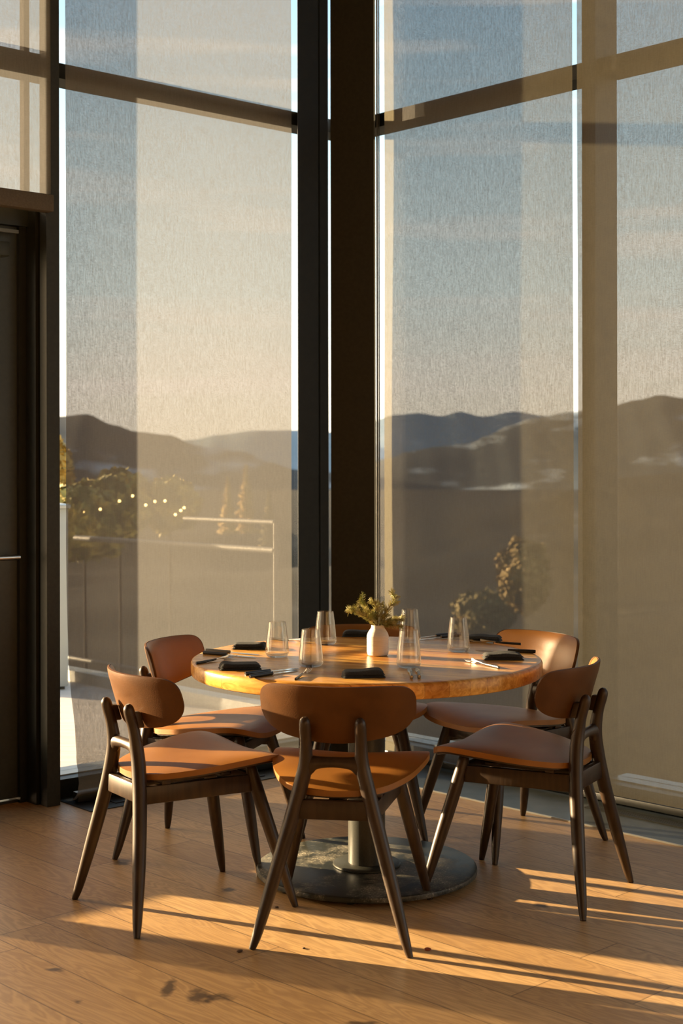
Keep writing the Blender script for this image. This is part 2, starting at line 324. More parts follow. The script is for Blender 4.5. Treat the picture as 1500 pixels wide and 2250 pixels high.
def lathe(prof, seg=40, bm=None, close=False):
    bm = bm or bmesh.new(); rings = []
    for r, z in prof:
        if r < 1e-5: rings.append([bm.verts.new((0, 0, z))])
        else: rings.append([bm.verts.new((r*math.cos(2*PI*k/seg), r*math.sin(2*PI*k/seg), z)) for k in range(seg)])
    for a, b in zip(rings, rings[1:]):
        for k in range(seg):
            k2 = (k+1) % seg
            if len(a) == 1 and len(b) == 1: continue
            if len(a) == 1: bm.faces.new((a[0], b[k2], b[k]))
            elif len(b) == 1: bm.faces.new((a[k], a[k2], b[0]))
            else: bm.faces.new((a[k], a[k2], b[k2], b[k]))
    return bm
def pad(outline, fmap, ht, hb, rings=9):
    """closed outline (u,v); fmap(u,v,h)->xyz; ht/hb(s) offset above/below at ring fraction s"""
    bm = bmesh.new(); n = len(outline)
    cu = sum(p[0] for p in outline)/n; cv = sum(p[1] for p in outline)/n
    ss = [math.sin(PI/2*k/rings) for k in range(1, rings+1)]
    def side(h):
        c = bm.verts.new(fmap(cu, cv, h(0))); R = []
        for s in ss:
            R.append([bm.verts.new(fmap(cu+(p[0]-cu)*s, cv+(p[1]-cv)*s, h(s))) for p in outline])
        for k in range(n): bm.faces.new((c, R[0][k], R[0][(k+1) % n]))
        for a, b in zip(R, R[1:]):
            for k in range(n): bm.faces.new((a[k], b[k], b[(k+1) % n], a[(k+1) % n]))
        return R[-1]
    A = side(ht); B = side(hb)
    for k in range(n): bm.faces.new((A[k], A[(k+1) % n], B[(k+1) % n], B[k]))
    bmesh.ops.remove_doubles(bm, verts=bm.verts, dist=1e-5)
    return bm
def copy_tree(o, parent=None):
    c = o.copy(); C.objects.link(c)
    if parent: c.parent = parent; c.matrix_parent_inverse = o.matrix_parent_inverse.copy()
    for ch in list(o.children): copy_tree(ch, c)
    return c

# ------------------------------------------------------------------ room shell
cl = lw(-8.2, .12); cr_ = rw(-6.5, .12)
gc = Vector((.026, 7.301, 0))                              # outer glass corner
back = Vector((cl.x+cr_.x-gc.x, cl.y+cr_.y-gc.y, 0))
struct(obj('floor', prism([(cl.x, cl.y), (back.x, back.y), (cr_.x, cr_.y), (gc.x, gc.y)], -.12, 0), M['floor'], smooth=False), 'wide plank oak floor with knots and scratches')
struct(obj('ceiling', prism([(cl.x-1, cl.y+.6), (back.x, back.y-1), (cr_.x+1, cr_.y+.6), (gc.x, gc.y+.9)], CEIL, CEIL+.2), M['ceiling'], smooth=False), 'ceiling above the dining corner')
def wallbox(p, q, th, z0, z1):
    d = Vector((q.x-p.x, q.y-p.y, 0)).normalized(); nrm = Vector((d.y, -d.x, 0))*th
    return prism([(p.x, p.y), (q.x, q.y), (q.x+nrm.x, q.y+nrm.y), (p.x+nrm.x, p.y+nrm.y)], z0, z1)
struct(obj('wall_back', wallbox(back, cr_, .15, 0, CEIL), M['plaster'], smooth=False), 'plain plaster wall behind the camera')
struct(obj('wall_entrance', wallbox(cl, back, .15, 0, CEIL), M['plaster'], smooth=False), 'plain plaster wall to the left behind the camera')

# corner column and panel
col = prism([(-.203, 6.67), (-.108, 6.742), (-.100, 6.760), (-.062, 6.79), (-.062, 6.925), (-.212, 6.925)], 0, CEIL)
struct(obj('trim_1', col, M['black_metal'], smooth=False), 'black steel corner column left of the thin light gap')
pn = prism([(-.0500, 6.79), (.156, 6.765), (.156, 6.800), (-.0500, 6.825)], 0, CEIL)
struct(obj('trim_2', pn, M['bronze_panel'], smooth=False), 'dark bronze corner panel right of the thin light gap')

def empty_struct(name, label):
    o = bpy.data.objects.new(name, None); C.objects.link(o); o['kind'] = 'structure'; o['label'] = label; return o

TZ0, TZ1 = 3.065, 3.13
def glazing(name, label, f, t0, t1, n0=.06, n1=.20, left_m=True, right_m=True, extra=()):
    w_ = empty_struct(name, label)
    bm = bmesh.new()
    wbox(f, t0, t1, n0, n1, TZ0, TZ1, bm)
    obj('transom', bm, M['black_metal'], w_, smooth=False)
    bm = wbox(f, t0, t1, n0+.06, n1+.06, 0, .085); obj('window_sill', bm, M['sill_metal'], w_, smooth=False)
    bm = wbox(f, t0, t1, n0-.005, n0+.058, 0, .080); obj('lower_frame', bm, M['black_metal'], w_, smooth=False)
    bm = wbox(f, t0, t1, n1-.012, n1, .085, TZ0); obj('pane', bm, M['window_glass'], w_, smooth=False)
    bm = wbox(f, t0, t1, n1-.012, n1, TZ1, CEIL); obj('pane', bm, M['window_glass'], w_, smooth=False)
    return w_
# left glass wall
glazing('window_1', 'tall window with black transom left of the corner column', lw, -.02, 1.70)
# post between the door bay and window 1
struct(obj('trim_3', wbox(lw, -.080, -.019, -.045, .010, 0, CEIL), M['bronze_panel'], smooth=False), 'dark metal post between the door and the left window')
# right glass wall
glazing('window_2', 'tall window with black transom right of the corner column', rw, .50, 2.05)
struct(obj('trim_4', wbox(rw, .445, .514, .035, .19, 0, CEIL), M['black_metal'], smooth=False), 'black mullion between the two right windows')
glazing('window_3', 'tall window at the right edge with a black transom', rw, -1.45, .445)
struct(obj('trim_5', wbox(rw, -1.52, -1.45, .035, .19, 0, CEIL), M['black_metal'], smooth=False), 'black mullion beyond the right edge')
glazing('window_4', 'tall window further along the right glass wall', rw, -6.4, -1.52)
# stepped jamb of window 2 (thin metal lips)
jb = bmesh.new()
prism([(.1570, 6.885), (.1660, 6.880), (.1660, 6.97), (.1570, 6.97)], .085, CEIL, jb)
prism([(.1720, 6.90), (.1790, 6.90), (.1790, 6.99), (.1720, 6.99)], .085, CEIL, jb)
prism([(.1830, 6.93), (.1880, 6.93), (.1880, 7.0), (.1830, 7.0)], .085, CEIL, jb)
struct(obj('trim_6', jb, M['frame_metal'], smooth=False), 'stepped metal jamb beside the bronze corner panel')

# door bay: frame, leaf with glass, push bar, closer
fr = empty_struct('window_5', 'door surround and glazing above the door')
bm = bmesh.new()
wbox(lw, -.126, -.057, .10, .20, 0, 2.50, bm); wbox(lw, -.095, -.057, .06, .12, 0, 2.50, bm); wbox(lw, -.095, -.057, .02, .06, 0, 2.50, bm); wbox(lw, -.060, -.012, .01, .20, 0, 2.50, bm)
wbox(lw, -1.66, -1.50, .06, .20, 0, CEIL, bm); wbox(lw, -1.56, -.057, .08, .20, 2.42, 2.52, bm)
wbox(lw, -1.56, .035, .06, .20, TZ0, TZ1+.02, bm)
wbox(lw, -1.05, -.81, .08, .20, 0, 2.50, bm); wbox(lw, -1.50, -1.05, .10, .18, 0, .27, bm)
obj('door_frame', bm, M['black_metal'], fr, smooth=False)
obj('sidelight_pane', wbox(lw, -1.50, -1.05, .14, .15, .27, 2.42), M['door_glass'], fr, smooth=False)
bm = wbox(lw, -.069, -.042, .165, .20, 2.52, CEIL); obj('mullion', bm, M['black_metal'], fr, smooth=False)
bm = wbox(lw, -1.50, .035, .19, .20, 2.52, CEIL); obj('pane', bm, M['window_glass'], fr, smooth=False)
bm = wbox(lw, -1.5, -.057, .12, .24, -.001, .012); obj('threshold', bm, M['black_plate'], fr, smooth=False)
dr = empty_struct('door_1', 'dark metal door with a push bar at the left edge')
bm = bmesh.new()
wbox(lw, -.212, -.128, .12, .17, .02, 2.42, bm); wbox(lw, -.80, -.72, .12, .17, .02, 2.40, bm)
wbox(lw, -.72, -.208, .12, .17, .02, .27, bm); wbox(lw, -.72, -.208, .12, .17, 2.28, 2.42, bm)
obj('door_leaf', bm, M['door_metal'], dr, smooth=False)
obj('pane', wbox(lw, -.72, -.208, .14, .15, .27, 2.28), M['door_glass'], dr, smooth=False)
a = lw(-.155, .05, 1.036); b_ = lw(-.76, .05, 1.036)
bm = tube([(*a, .012), (*(a*.5+b_*.5), .012), (*b_, .012)], 12, 2)
for q in (-.18, -.74):
    a = lw(q, .05, 1.036); b2 = lw(q, .12, 1.036); tube([(*a, .010), (*b2, .010)], 10, 1, bm)
obj('push_bar', bm, M['steel'], dr)
bm = bevel(wbox(lw, -.62, -.19, .06, .118, 2.285, 2.345), .006); obj('door_closer', bm, M['door_metal'], dr)
bm = wbox(lw, -.40, -.145, .07, .082, 2.385, 2.40); obj('closer_arm', bm, M['frame_metal'], dr, smooth=False)

# left wall further along (beside the camera)
glazing('window_6', 'window with a lowered blind beyond the door', lw, -3.15, -1.66)
struct(obj('trim_7', wbox(lw, -3.25, -3.15, .03, .2, 0, CEIL), M['black_metal'], smooth=False), 'black mullion beyond the door')
glazing('window_7', 'window further along the left glass wall', lw, -8.1, -3.25)

# floor trench plates
pl = wbox(lw, .012, 1.24, -.238, .17, -.01, .004); struct(obj('trim_8', pl, M['black_plate'], smooth=False), 'black metal floor plate under the left blind')
tr8 = wbox(lw, .16, .95, -.190, -.02, .004, .008); struct(obj('trim_9', bevel(tr8, .002, 1), M['black_metal'], smooth=False), 'raised cover on the black floor plate under the left blind')
pl = wbox(rw, -6, 1.70, -.325, .13, -.01, .004); struct(obj('trim_10', pl, M['slate_plate'], smooth=False), 'slate grey metal floor plate along the right glass wall')
bm = bmesh.new()
for k in range(5): wbox(rw, -5.9, .40, -.055-.014*k, -.048-.014*k, .004, .010, bm)
struct(obj('trim_11', bm, M['black_metal'], smooth=False), 'dark slotted grille in the floor plate below the right blinds')
bm = wbox(rw, -6, 1.70, -.328, -.322, -.001, .006); struct(obj('trim_12', bm, M['sill_metal'], smooth=False), 'thin metal edge between oak floor and slate plate')

# ------------------------------------------------------------------ roller blinds
def blind(f, ta, tb, ztop, prof, label, shift=None, rail=None):
    """prof: list of (n,z) from top to bottom; shift(z) moves the ta edge"""
    th = thing('roller_blind', label, 'blind', (0, 0, 0), 0, 'roller blinds on the glass walls')
    o0 = f((ta+tb)/2, 0, 0); th.location = o0
    bm = bmesh.new(); nx = 26; rows = []
    pr = catmull([(n_, z_) for n_, z_ in prof], 5)
    for n_, z_ in pr:
        row = []
        for i in range(nx+1):
            s_ = i/nx; a_ = ta+(shift(z_) if shift else 0)
            t_ = a_+(tb-a_)*s_
            wob = .0025*math.sin(t_*9+z_*2.0)*min(1, max(0, (CEIL-z_)))
            row.append(bm.verts.new(f(t_, n_+wob, z_)-o0))
        rows.append(row)
    for a, b in zip(rows, rows[1:]):
        for i in range(nx): bm.faces.new((a[i], a[i+1], b[i+1], b[i]))
    obj('fabric', bm, M['fabric'], th)
    if rail:
        n0, n1, z0, z1, mt = rail
        bm = prism([f(ta, n0)-o0, f(tb, n0)-o0, f(tb, n1)-o0, f(ta, n1)-o0], z0, z1)
        obj('bottom_rail', bevel(bm, .004), mt, th)
    bm = prism([f(ta, -.03)-o0, f(tb, -.03)-o0, f(tb, .03)-o0, f(ta, .03)-o0], ztop-.06, ztop)
    obj('roller_cassette', bm, M['black_metal'], th, smooth=False)
    return th
M['rail'] = noise_mat('blind_rail', (.085, .068, .045), (.11, .088, .06), 120, rough=.7)
def sh(z):
    pts = [(5, 0), (1.0, 0.0), (.62, .010), (.45, .022), (.30, .040), (.20, .046), (.13, .038), (.07, .0), (.0, -.03)]
    for (za, a), (zb, b) in zip(pts, pts[1:]):
        if zb <= z <= za: return b+(a-b)*(z-zb)/(za-zb)
    return 0
blind(lw, .037, 1.2616, CEIL, [(0, CEIL), (0, 3), (0, 1.5), (0, .6), (-.004, .35), (-.004, .20), (-.030, .13), (-.085, .085), (-.100, .045), (-.070, .016), (-.02, .012)],
      'grey screen blind of the left window with its hem curled on the floor', sh, rail=(-.094, -.050, .008, .050, M['black_metal']))
blind(lw, -1.49, -.066, CEIL, [(-.055, CEIL), (-.055, 4.0), (-.055, 3.2), (-.055, 2.50)],
      'short screen blind stopping above the door at the top left', rail=(-.085, -.030, 2.465, 2.535, M['rail']))
blind(rw, .536, 1.6495, CEIL, [(0, CEIL), (0, 3), (0, 1.5), (0, .5), (0, .10), (-.004, .035)],
      'screen blind just right of the corner column showing dark hills', rail=(-.012, .012, .02, .05, M['black_metal']))
blind(rw, -1.44, .512, CEIL, [(0, CEIL), (0, 3), (0, 1.5), (0, .5), (0, .10), (-.004, .035)],
      'wide screen blind at the right edge of the photo overlapping a mullion', rail=(-.012, .012, .02, .05, M['black_metal']))
blind(lw, -3.14, -1.60, CEIL, [(0, CEIL), (0, 3), (0, 1.5), (0, .5), (0, .10), (0, .03)],
      'screen blind beyond the door outside the left edge', rail=(-.012, .012, .02, .05, M['black_metal']))

# ------------------------------------------------------------------ table
TC = Vector((.085, 4.93, 0)); TH = .752; TR = .605
tb = thing('round_table', 'round laminated wood dining table on a black disc pedestal', 'table', TC)
prof = [(0, TH), (TR-.02, TH), (TR-.008, TH-.001), (TR-.003, TH-.004), (TR, TH-.010), (TR, TH-.044), (TR-.003, TH-.050), (TR-.010, TH-.053), (TR-.04, TH-.054), (0, TH-.054)]
obj('tabletop', lathe(prof, 128), M['table_wood'], tb)
obj('pedestal_column', lathe([(0, .042), (.064, .042), (.064, .685), (0, .685)], 48), M['column_metal'], tb)
obj('flange', lathe([(0, .032), (.113, .032), (.117, .035), (.117, .040), (.113, .043), (0, .043)], 64), M['column_metal'], tb)
obj('base_disc', lathe([(0, .012), (.374, .012), (.381, .015), (.382, .024), (.380, .030), (.374, .033), (0, .033)], 128), M['base_metal'], tb)
bm = bmesh.new()
for k in range(2):
    m4 = Matrix.Rotation(PI/4+k*PI/2, 4, 'Z'); q = box(-.36, .36, -.025, .025, TH-.072, TH-.054)
    q.transform(m4); me_ = bpy.data.meshes.new('t'); q.to_mesh(me_); q.free(); bm.from_mesh(me_); bpy.data.meshes.remove(me_)
obj('support_arms', bm, M['column_metal'], tb, smooth=False)
for k in range(6):
    a = 2*PI*k/6+.35
    f_ = obj('levelling_foot', lathe([(0, 0), (.016, 0), (.018, .004), (.012, .013), (0, .013)], 16), M['column_metal'], tb); f_.location = (.335*math.cos(a), .335*math.sin(a), 0)

# ------------------------------------------------------------------ chairs  (local: +Y forward, origin midway between the rear feet)
def seat_z(x, y):
    f = max(0, min(1, y/.5)); z = .448+.024*f*f*(3-2*f)+.38*x*x*(.35+.65*f)
    if y > .44: z -= 1.6*(y-.44)**2
    return z
half = [(0, .545), (.09, .546), (.170, .540), (.220, .520), (.246, .475), (.249, .410), (.236, .33), (.214, .245), (.180, .175), (.140, .118), (.08, .084), (0, .072)]
seat_out = catmull(half+[(-x, y) for x, y in half[-2:0:-1]], 4, True)
def make_chair(label):
    t = thing('dining_chair', label, 'chair', (0, 0, 0), 0, 'leather dining chairs around the table')
    s_map = lambda u, v, h: (u, v, seat_z(u, v)+h)
    obj('seat', pad(seat_out, s_map, lambda s: .006+.016*(1-s**4), lambda s: -.012+.0*s), M['leather'], t)
    so2 = [(x*.965, .29+(y-.29)*.965) for x, y in seat_out]
    obj('seat_shell', pad(so2, s_map, lambda s: -.0125, lambda s: -.024+.006*s**3), M['frame_wood'], t)
    # backrest: outline in (x, h) h = height along the leaning back
    bh = [(0, .764), (.10, .7645), (.186, .763), (.219, .755), (.235, .735), (.238, .703), (.233, .668), (.209, .634), (.164, .611), (.105, .599), (.05, .592), (0, .590)]
    bo = catmull(bh+[(-x, y) for x, y in bh[-2:0:-1]], 4, True)
    def b_map(u, v, h):
        y = .093-(v-.60)*.30+1.55*u*u
        n_ = Vector((-3.1*u, 1, .30)).normalized()
        return Vector((u, y, v))+n_*h
    obj('backrest_shell', pad(bo, b_map, lambda s: .0075, lambda s: -.003+.004*s**6), M['shell'], t)
    bo2 = [(x*.985, .69+(y-.69)*.975) for x, y in bo]
    obj('backrest', pad(bo2, b_map, lambda s: .0105+.015*(1-s**5), lambda s: .0078), M['leather'], t)
    for s in (-1, 1):
        pts = [(s*.2325, 0, 0, .0095), (s*.216, .010, .05, .0150), (s*.174, .036, .20, .0205), (s*.126, .062, .37, .0225), (s*.099, .072, .47, .0228), (s*.0845, .072, .535, .0215), (s*.0825, .062, .60, .0180), (s*.0825, .048, .650, .0175), (s*.0825, .044, .668, .0145), (s*.0825, .042, .677, .006)]
        obj('leg', tube(pts, 16, 6), M['frame_wood'], t)
        pts = [(s*.240, .556, 0, .0095), (s*.226, .540, .06, .0148), (s*.196, .505, .20, .0200), (s*.165, .470, .34, .0215), (s*.148, .450, .425, .0195), (s*.143, .446, .448, .0160)]
        obj('leg', tube(pts, 16, 6), M['frame_wood'], t)
        # side rail
        P = [(s*.118, .066), (s*.148, .450)]; bmr = bmesh.new(); d = Vector((P[1][0]-P[0][0], P[1][1]-P[0][1], 0)).normalized(); nn = Vector((d.y, -d.x, 0))*.010
        prism([(P[0][0]-nn.x, P[0][1]-nn.y), (P[1][0]-nn.x, P[1][1]-nn.y), (P[1][0]+nn.x, P[1][1]+nn.y), (P[0][0]+nn.x, P[0][1]+nn.y)], .368, .424, bmr)
        obj('side_rail', bevel(bmr, .004), M['frame_wood'], t)
        bmk = prism([(s*.0825-.011, .050), (s*.0825+.011, .050), (s*.0825+.011, .100), (s*.0825-.011, .100)], .600, .652)
        for v in bmk.verts:
            if v.co.y > .09: v.co.y = .098-(v.co.z-.60)*.30
        obj('backrest_bracket', bevel(bmk, .006), M['frame_wood'], t)
    # yoke: crossbar with flared ends
    obj('yoke', tube([(-.090, .073, .528, .040, .018), (-.070, .073, .534, .029, .018), (-.048, .073, .538, .0190, .016), (0, .073, .5400, .0160, .0145), (.048, .073, .538, .0190, .016), (.070, .073, .534, .029, .018), (.090, .073, .528, .040, .018)], 18, 5), M['frame_wood'], t)
    obj('rear_rail', bevel(box(-.118, .118, .056, .078, .372, .430), .004), M['frame_wood'], t)
    obj('front_rail', bevel(box(-.14, .14, .440, .460, .385, .424), .004), M['frame_wood'], t)
    bm = box(-.022, .022, .075, .442, .400, .424); obj('seat_brace', bevel(bm, .003), M['frame_wood'], t)
    for yy in (.15, .36):
        bm = box(-.135, .135, yy-.016, yy+.016, .424, .437); obj('seat_support', bevel(bm, .003), M['frame_wood'], t)
    return t
def facing(dx, dy): return -math.atan2(dx, dy)
chairs = [
    ((-.035, 4.128), (.150, .989), 'nearest tan leather chair seen from behind in front of the table'),
    ((-.745, 4.455), (.83, .557), 'left front chair with sunlit back turned to the left of the photo'),
    ((-.750, 5.335), (.956, -.2925), 'left rear chair tucked beside the left blind with brightly lit seat'),
    ((.864, 4.623), (-.868, .496), 'right front chair with its dark back shell seen from the side'),
    ((.862, 5.554), (-.825, -.57), 'right rear chair with its full tan backrest facing the camera'),
    ((.085, 5.880), (-.02, -1), 'far chair mostly hidden behind the table at the corner column'),
]
proto = make_chair(chairs[0][2])
for i, (p, d, lab) in enumerate(chairs):
    o = proto if i == 0 else copy_tree(proto)
    o.location = (p[0], p[1], 0); o.rotation_euler = (0, 0, facing(*d)); o['label'] = lab

# ------------------------------------------------------------------ things on the table
def on(px, py): return at(px, py, TH)
# tumblers
def make_glass():
    t = thing('tumbler', 'x', 'glass', (0, 0, 0), 0, 'stemless tumblers on the table')
    o_ = [(0, .000), (.026, .0003), (.033, .0022), (.0385, .0075), (.0408, .015), (.0408, .022), (.0392, .040), (.0362, .070), (.0325, .100), (.0300, .1205), (.0296, .1220)]
    i_ = [(.0289, .1222), (.0288, .1205), (.0313, .100), (.0350, .070), (.0380, .040), (.0396, .022), (.0394, .016), (.0365, .0115), (.028, .0095), (0, .009)]
    prof = catmull(o_, 3)+catmull(i_, 3)
    obj('glass_body', lathe(prof, 56), M['tumbler_glass'], t)
    return t
gl0 = make_glass()
for i, (px, py, lab) in enumerate([(608, 1443, 'tumbler left of all, between the two left place settings'), (714, 1416, 'tumbler at the back left, in front of the corner column'), (682, 1464, 'front left tumbler behind the nearest fork'),
        (897, 1467, 'front tumbler right of the white vase, overlapping another tumbler'), (899, 1411, 'tumbler behind the sprigs right of the vase, hidden partly by another'), (1006, 1432, 'rightmost tumbler standing alone on the right side of the table')]):
    o = gl0 if i == 0 else copy_tree(gl0)
    o.location = on(px, py); o['label'] = lab; o.rotation_euler = (0, 0, i*.7)
# vase
vp = on(829, 1440)
vs = thing('bud_vase', 'small white ceramic bottle vase at the table centre', 'vase', vp)
prof = [(0, 0), (.031, 0), (.0355, .003), (.0375, .010)]
for k in range(14): prof.append((.0378+.0004*(k % 2), .012+.0042*k))
prof += [(.0372, .072), (.0345, .079), (.029, .088), (.0245, .094), (.0228, .099), (.0225, .105), (.0215, .106), (.0195, .104), (.020, .095), (.030, .080), (.034, .070), (.034, .01), (0, .008)]
obj('vase_body', lathe(prof, 56), M['ceramic'], vs)
# evergreen sprigs
def sprig(label, dx, dz, length, bend, dy=0, nn=130, seed=0):
    rnd = random.Random(seed)
    t = thing('evergreen_sprig', label, 'plant sprig', (vp.x, vp.y, TH+.05), 0, 'evergreen sprigs in the vase')
    pts = []; d = Vector((dx, dy, dz)).normalized(); p = Vector((0, 0, 0)); pts.append(p.copy())
    neck = Vector((max(-.008, min(.008, dx*.01)), max(-.008, min(.008, dy*.01)), .056)); pts.append(neck.copy()); p = neck.copy(); k_ = 9
    for k in range(k_):
        p = p+d*length/k_; pts.append(p.copy()); d = (d+Vector((bend*.10*(1 if dx > 0 else -1), 0, -abs(bend)*.06))).normalized()
    obj('stem', tube([(*q, .0022-.0001*i) for i, q in enumerate(pts)], 6, 2), M['twig'], t)
    bm = bmesh.new()
    segs = []
    for a, b in zip(pts[1:], pts[2:]): segs.append((a, b, 1))
    # short side twigs
    for k in range(5):
        j = 2+k*2 % 8; a = pts[min(j+1, len(pts)-2)]; dd = (pts[min(j+2, len(pts)-1)]-a).normalized()
        sd_ = Vector((rnd.uniform(-1, 1), rnd.uniform(-1, 1), rnd.uniform(-.3, .6))).normalized()
        e = a+(dd*.7+sd_*.8).normalized()*length*.28; segs.append((a, e, .9)); tube([(*a, .0012), (*e, .0008)], 5, 1, bm)
    for a, b, wgt in segs:
        ax = (b-a).normalized(); q = int(nn*(b-a).length/length*.85)
        for i in range(q):
            c = a.lerp(b, rnd.random())
            r_ = Vector((rnd.gauss(0, 1), rnd.gauss(0, 1), rnd.gauss(0, 1))); r_ = (r_-ax*r_.dot(ax)).normalized()
            nd = (ax*.75+r_).normalized()*rnd.uniform(.012, .020); sd_ = ax.cross(r_).normalized()*.0007
            v = [bm.verts.new(c+sd_), bm.verts.new(c-sd_), bm.verts.new(c+nd*.8-sd_*.8), bm.verts.new(c+nd), bm.verts.new(c+nd*.8+sd_*.8)]
            bm.faces.new(v)
            up_ = ax*.0007
            v = [bm.verts.new(c+up_), bm.verts.new(c-up_), bm.verts.new(c+nd*.8-up_*.8+sd_*.1), bm.verts.new(c+nd), bm.verts.new(c+nd*.8+up_*.8)]; bm.faces.new(v)
    o = obj('needles', bm, M['needle'], t, smooth=False); o['kind'] = 'stuff'
sprig('tallest sprig, rising to the upper right out of the vase', .52, 1.0, .118, .15, 0, 330, 1)
sprig('sprig leaning furthest left over the vase rim', -.75, .72, .115, .5, -.05, 330, 2)
sprig('sprig drooping right towards the tumblers', .9, .42, .085, .6, .1, 260, 3)
sprig('short sprig in the middle of the bunch', -.05, 1, .085, .1, -.2, 280, 4)
sprig('low sprig hanging over the right vase shoulder', .8, .12, .070, .7, -.3, 220, 5)
sprig('second left sprig inside the outer left one', -.45, .9, .105, .3, .3, 280, 6)

# place settings: napkins
def place_dir(c): d = (TC-c); d.z = 0; return d.normalized()
def make_napkin(seed, w_=.120, l_=.085):
    rnd = random.Random(seed)
    t = thing('napkin', 'x', 'napkin', (0, 0, 0), 0, 'folded black napkins on the table')
    hw, hl = w_/2, l_/2
    for k in range(2):
        z0 = .009*k
        nx, ny = 18, 12; bm = bmesh.new(); top = []; bot = []
        for j in range(ny+1):
            rt = []; rb = []
            for i in range(nx+1):
                u = -1+2*i/nx; v = -1+2*j/ny
                ex = max(0, (abs(u)-.74)/.26); ey = max(0, (abs(v)-.66)/.34); e_ = min(1, math.hypot(ex, ey))
                h = .0095*math.sqrt(max(0, 1-e_*e_))
                wv = .0034*math.sin(2.6*u+seed+k*1.3)+.0018*math.sin(4*v+seed*2+u)
                sk = .006*math.sin(seed*1.7+k)*u
                x = u*hw*(1-.03*k)+.002*math.sin(v*4+seed); y = v*hl*(1-.05*k)+sk
                rt.append(bm.verts.new((x, y, z0+.0008+h+max(0, wv)*(1-e_)))); rb.append(bm.verts.new((x, y, z0+.0006)))
            top.append(rt); bot.append(rb)
        for G in (top, bot):
            for j in range(ny):
                for i in range(nx): bm.faces.new((G[j][i], G[j][i+1], G[j+1][i+1], G[j+1][i]))
        for j in range(ny):
            bm.faces.new((top[j][0], top[j+1][0], bot[j+1][0], bot[j][0])); bm.faces.new((top[j][nx], top[j+1][nx], bot[j+1][nx], bot[j][nx]))
        for i in range(nx):
            bm.faces.new((top[0][i], top[0][i+1], bot[0][i+1], bot[0][i])); bm.faces.new((top[ny][i], top[ny][i+1], bot[ny][i+1], bot[ny][i]))
        obj('fold', bm, M['napkin'], t)
    return t
naps = [(526, 1469, 8, 'napkin at the left front place between fork and knives'), (548, 1424, -8, 'napkin at the left rear place behind the leftmost tumbler'), (796, 1486, 3, 'napkin at the nearest place, front centre of the table'),
        (1103, 1448, 2, 'napkin at the right front place with a knife behind it'), (1062, 1408, -12, 'napkin at the right rear place behind the rightmost tumbler'), (790, 1397, -3, 'napkin at the far place, behind and left of the vase')]
for i, (px, py, rot, lab) in enumerate(naps):
    o = make_napkin(i+3, .135 if i != 1 else .118, .085); o.location = on(px, py)+Vector((0, 0, .0004)); o.rotation_euler = (0, 0, math.radians(rot)); o['label'] = lab

def make_fork():
    t = thing('fork', 'x', 'fork', (0, 0, 0), 0, 'dinner forks on the table')
    obj('handle', tube([(0, -.098, .0035, .0042, .0028), (0, -.09, .0035, .0048, .0032), (0, -.03, .0045, .0040, .003), (0, .0, .006, .0032, .0026)], 10, 3), M['black_handle'], t)
    bm = tube([(0, 0, .006, .0026, .0018), (0, .022, .0085, .0024, .0014), (0, .040, .007, .006, .0012), (0, .054, .0045, .0105, .0010), (0, .060, .0042, .0108, .0010)], 10, 3)
    for k in range(4):
        x = -.0087+.0058*k
        tube([(x, .058, .0042, .0018, .001), (x, .080, .0048, .0015, .0009), (x*.95, .100, .0095, .0009, .0006)], 6, 2, bm)
    obj('fork_head', bm, M['cutlery_steel'], t)
    return t
def make_knife():
    t = thing('knife', 'x', 'knife', (0, 0, 0), 0, 'table knives on the table')
    obj('handle', tube([(0, -.100, .0055, .0055, .0048), (0, -.097, .0055, .0066, .0052), (0, -.04, .0055, .0062, .0050), (0, -.003, .0055, .0056, .0046)], 12, 2), M['black_handle'], t)
    obj('end_cap', tube([(0, -.1025, .0055, .0050, .0044), (0, -.0995, .0055, .0060, .0050)], 12, 1), M['cutlery_steel'], t)
    bm = bmesh.new(); st = [(-.004, .0045, .0045), (.01, .0062, .0036), (.05, .0085, .0028), (.085, .0080, .0024), (.105, .0050, .002), (.115, .0010, .0016)]
    rings = []
    for y, hw, z in st:
        rings.append([bm.verts.new((-hw, y, z+.0009)), bm.verts.new((hw*.8, y, z+.0002)), bm.verts.new((hw*.8, y, z-.0003)), bm.verts.new((-hw, y, z-.0009))])
    for a, b in zip(rings, rings[1:]):
        for k in range(4): bm.faces.new((a[k], a[(k+1) % 4], b[(k+1) % 4], b[k]))
    bm.faces.new(rings[0]); bm.faces.new(rings[-1])
    obj('blade', bm, M['cutlery_steel'], t, smooth=False)
    return t
def lay(o, p0, p1, back, fwd):       # p0 handle end pixel, p1 tip pixel
    a = on(*p0); b = on(*p1); d = b-a; rz = -math.atan2(d.x, d.y); u = d.normalized()
    o.location = a+u*back; o.location.z = TH+.0003; o.rotation_euler = (0, 0, rz)
fk = make_fork()
forks = [((430, 1459), (543, 1441), 'fork on the left edge of the table beside a napkin'), ((648, 1495), (694, 1465), 'nearest fork, pointing away in front of a tumbler'),
         ((1095, 1470), (990, 1447), 'fork in the sunlight at the right front place'), ((1143, 1418), (1038, 1412), 'fork at the right rear place, behind a napkin'), ((592, 1405), (656, 1412), 'fork behind the leftmost tumbler')]
for i, (a, b, lab) in enumerate(forks):
    o = fk if i == 0 else copy_tree(fk); lay(o, a, b, .098, 0); o['label'] = lab
kn = make_knife()
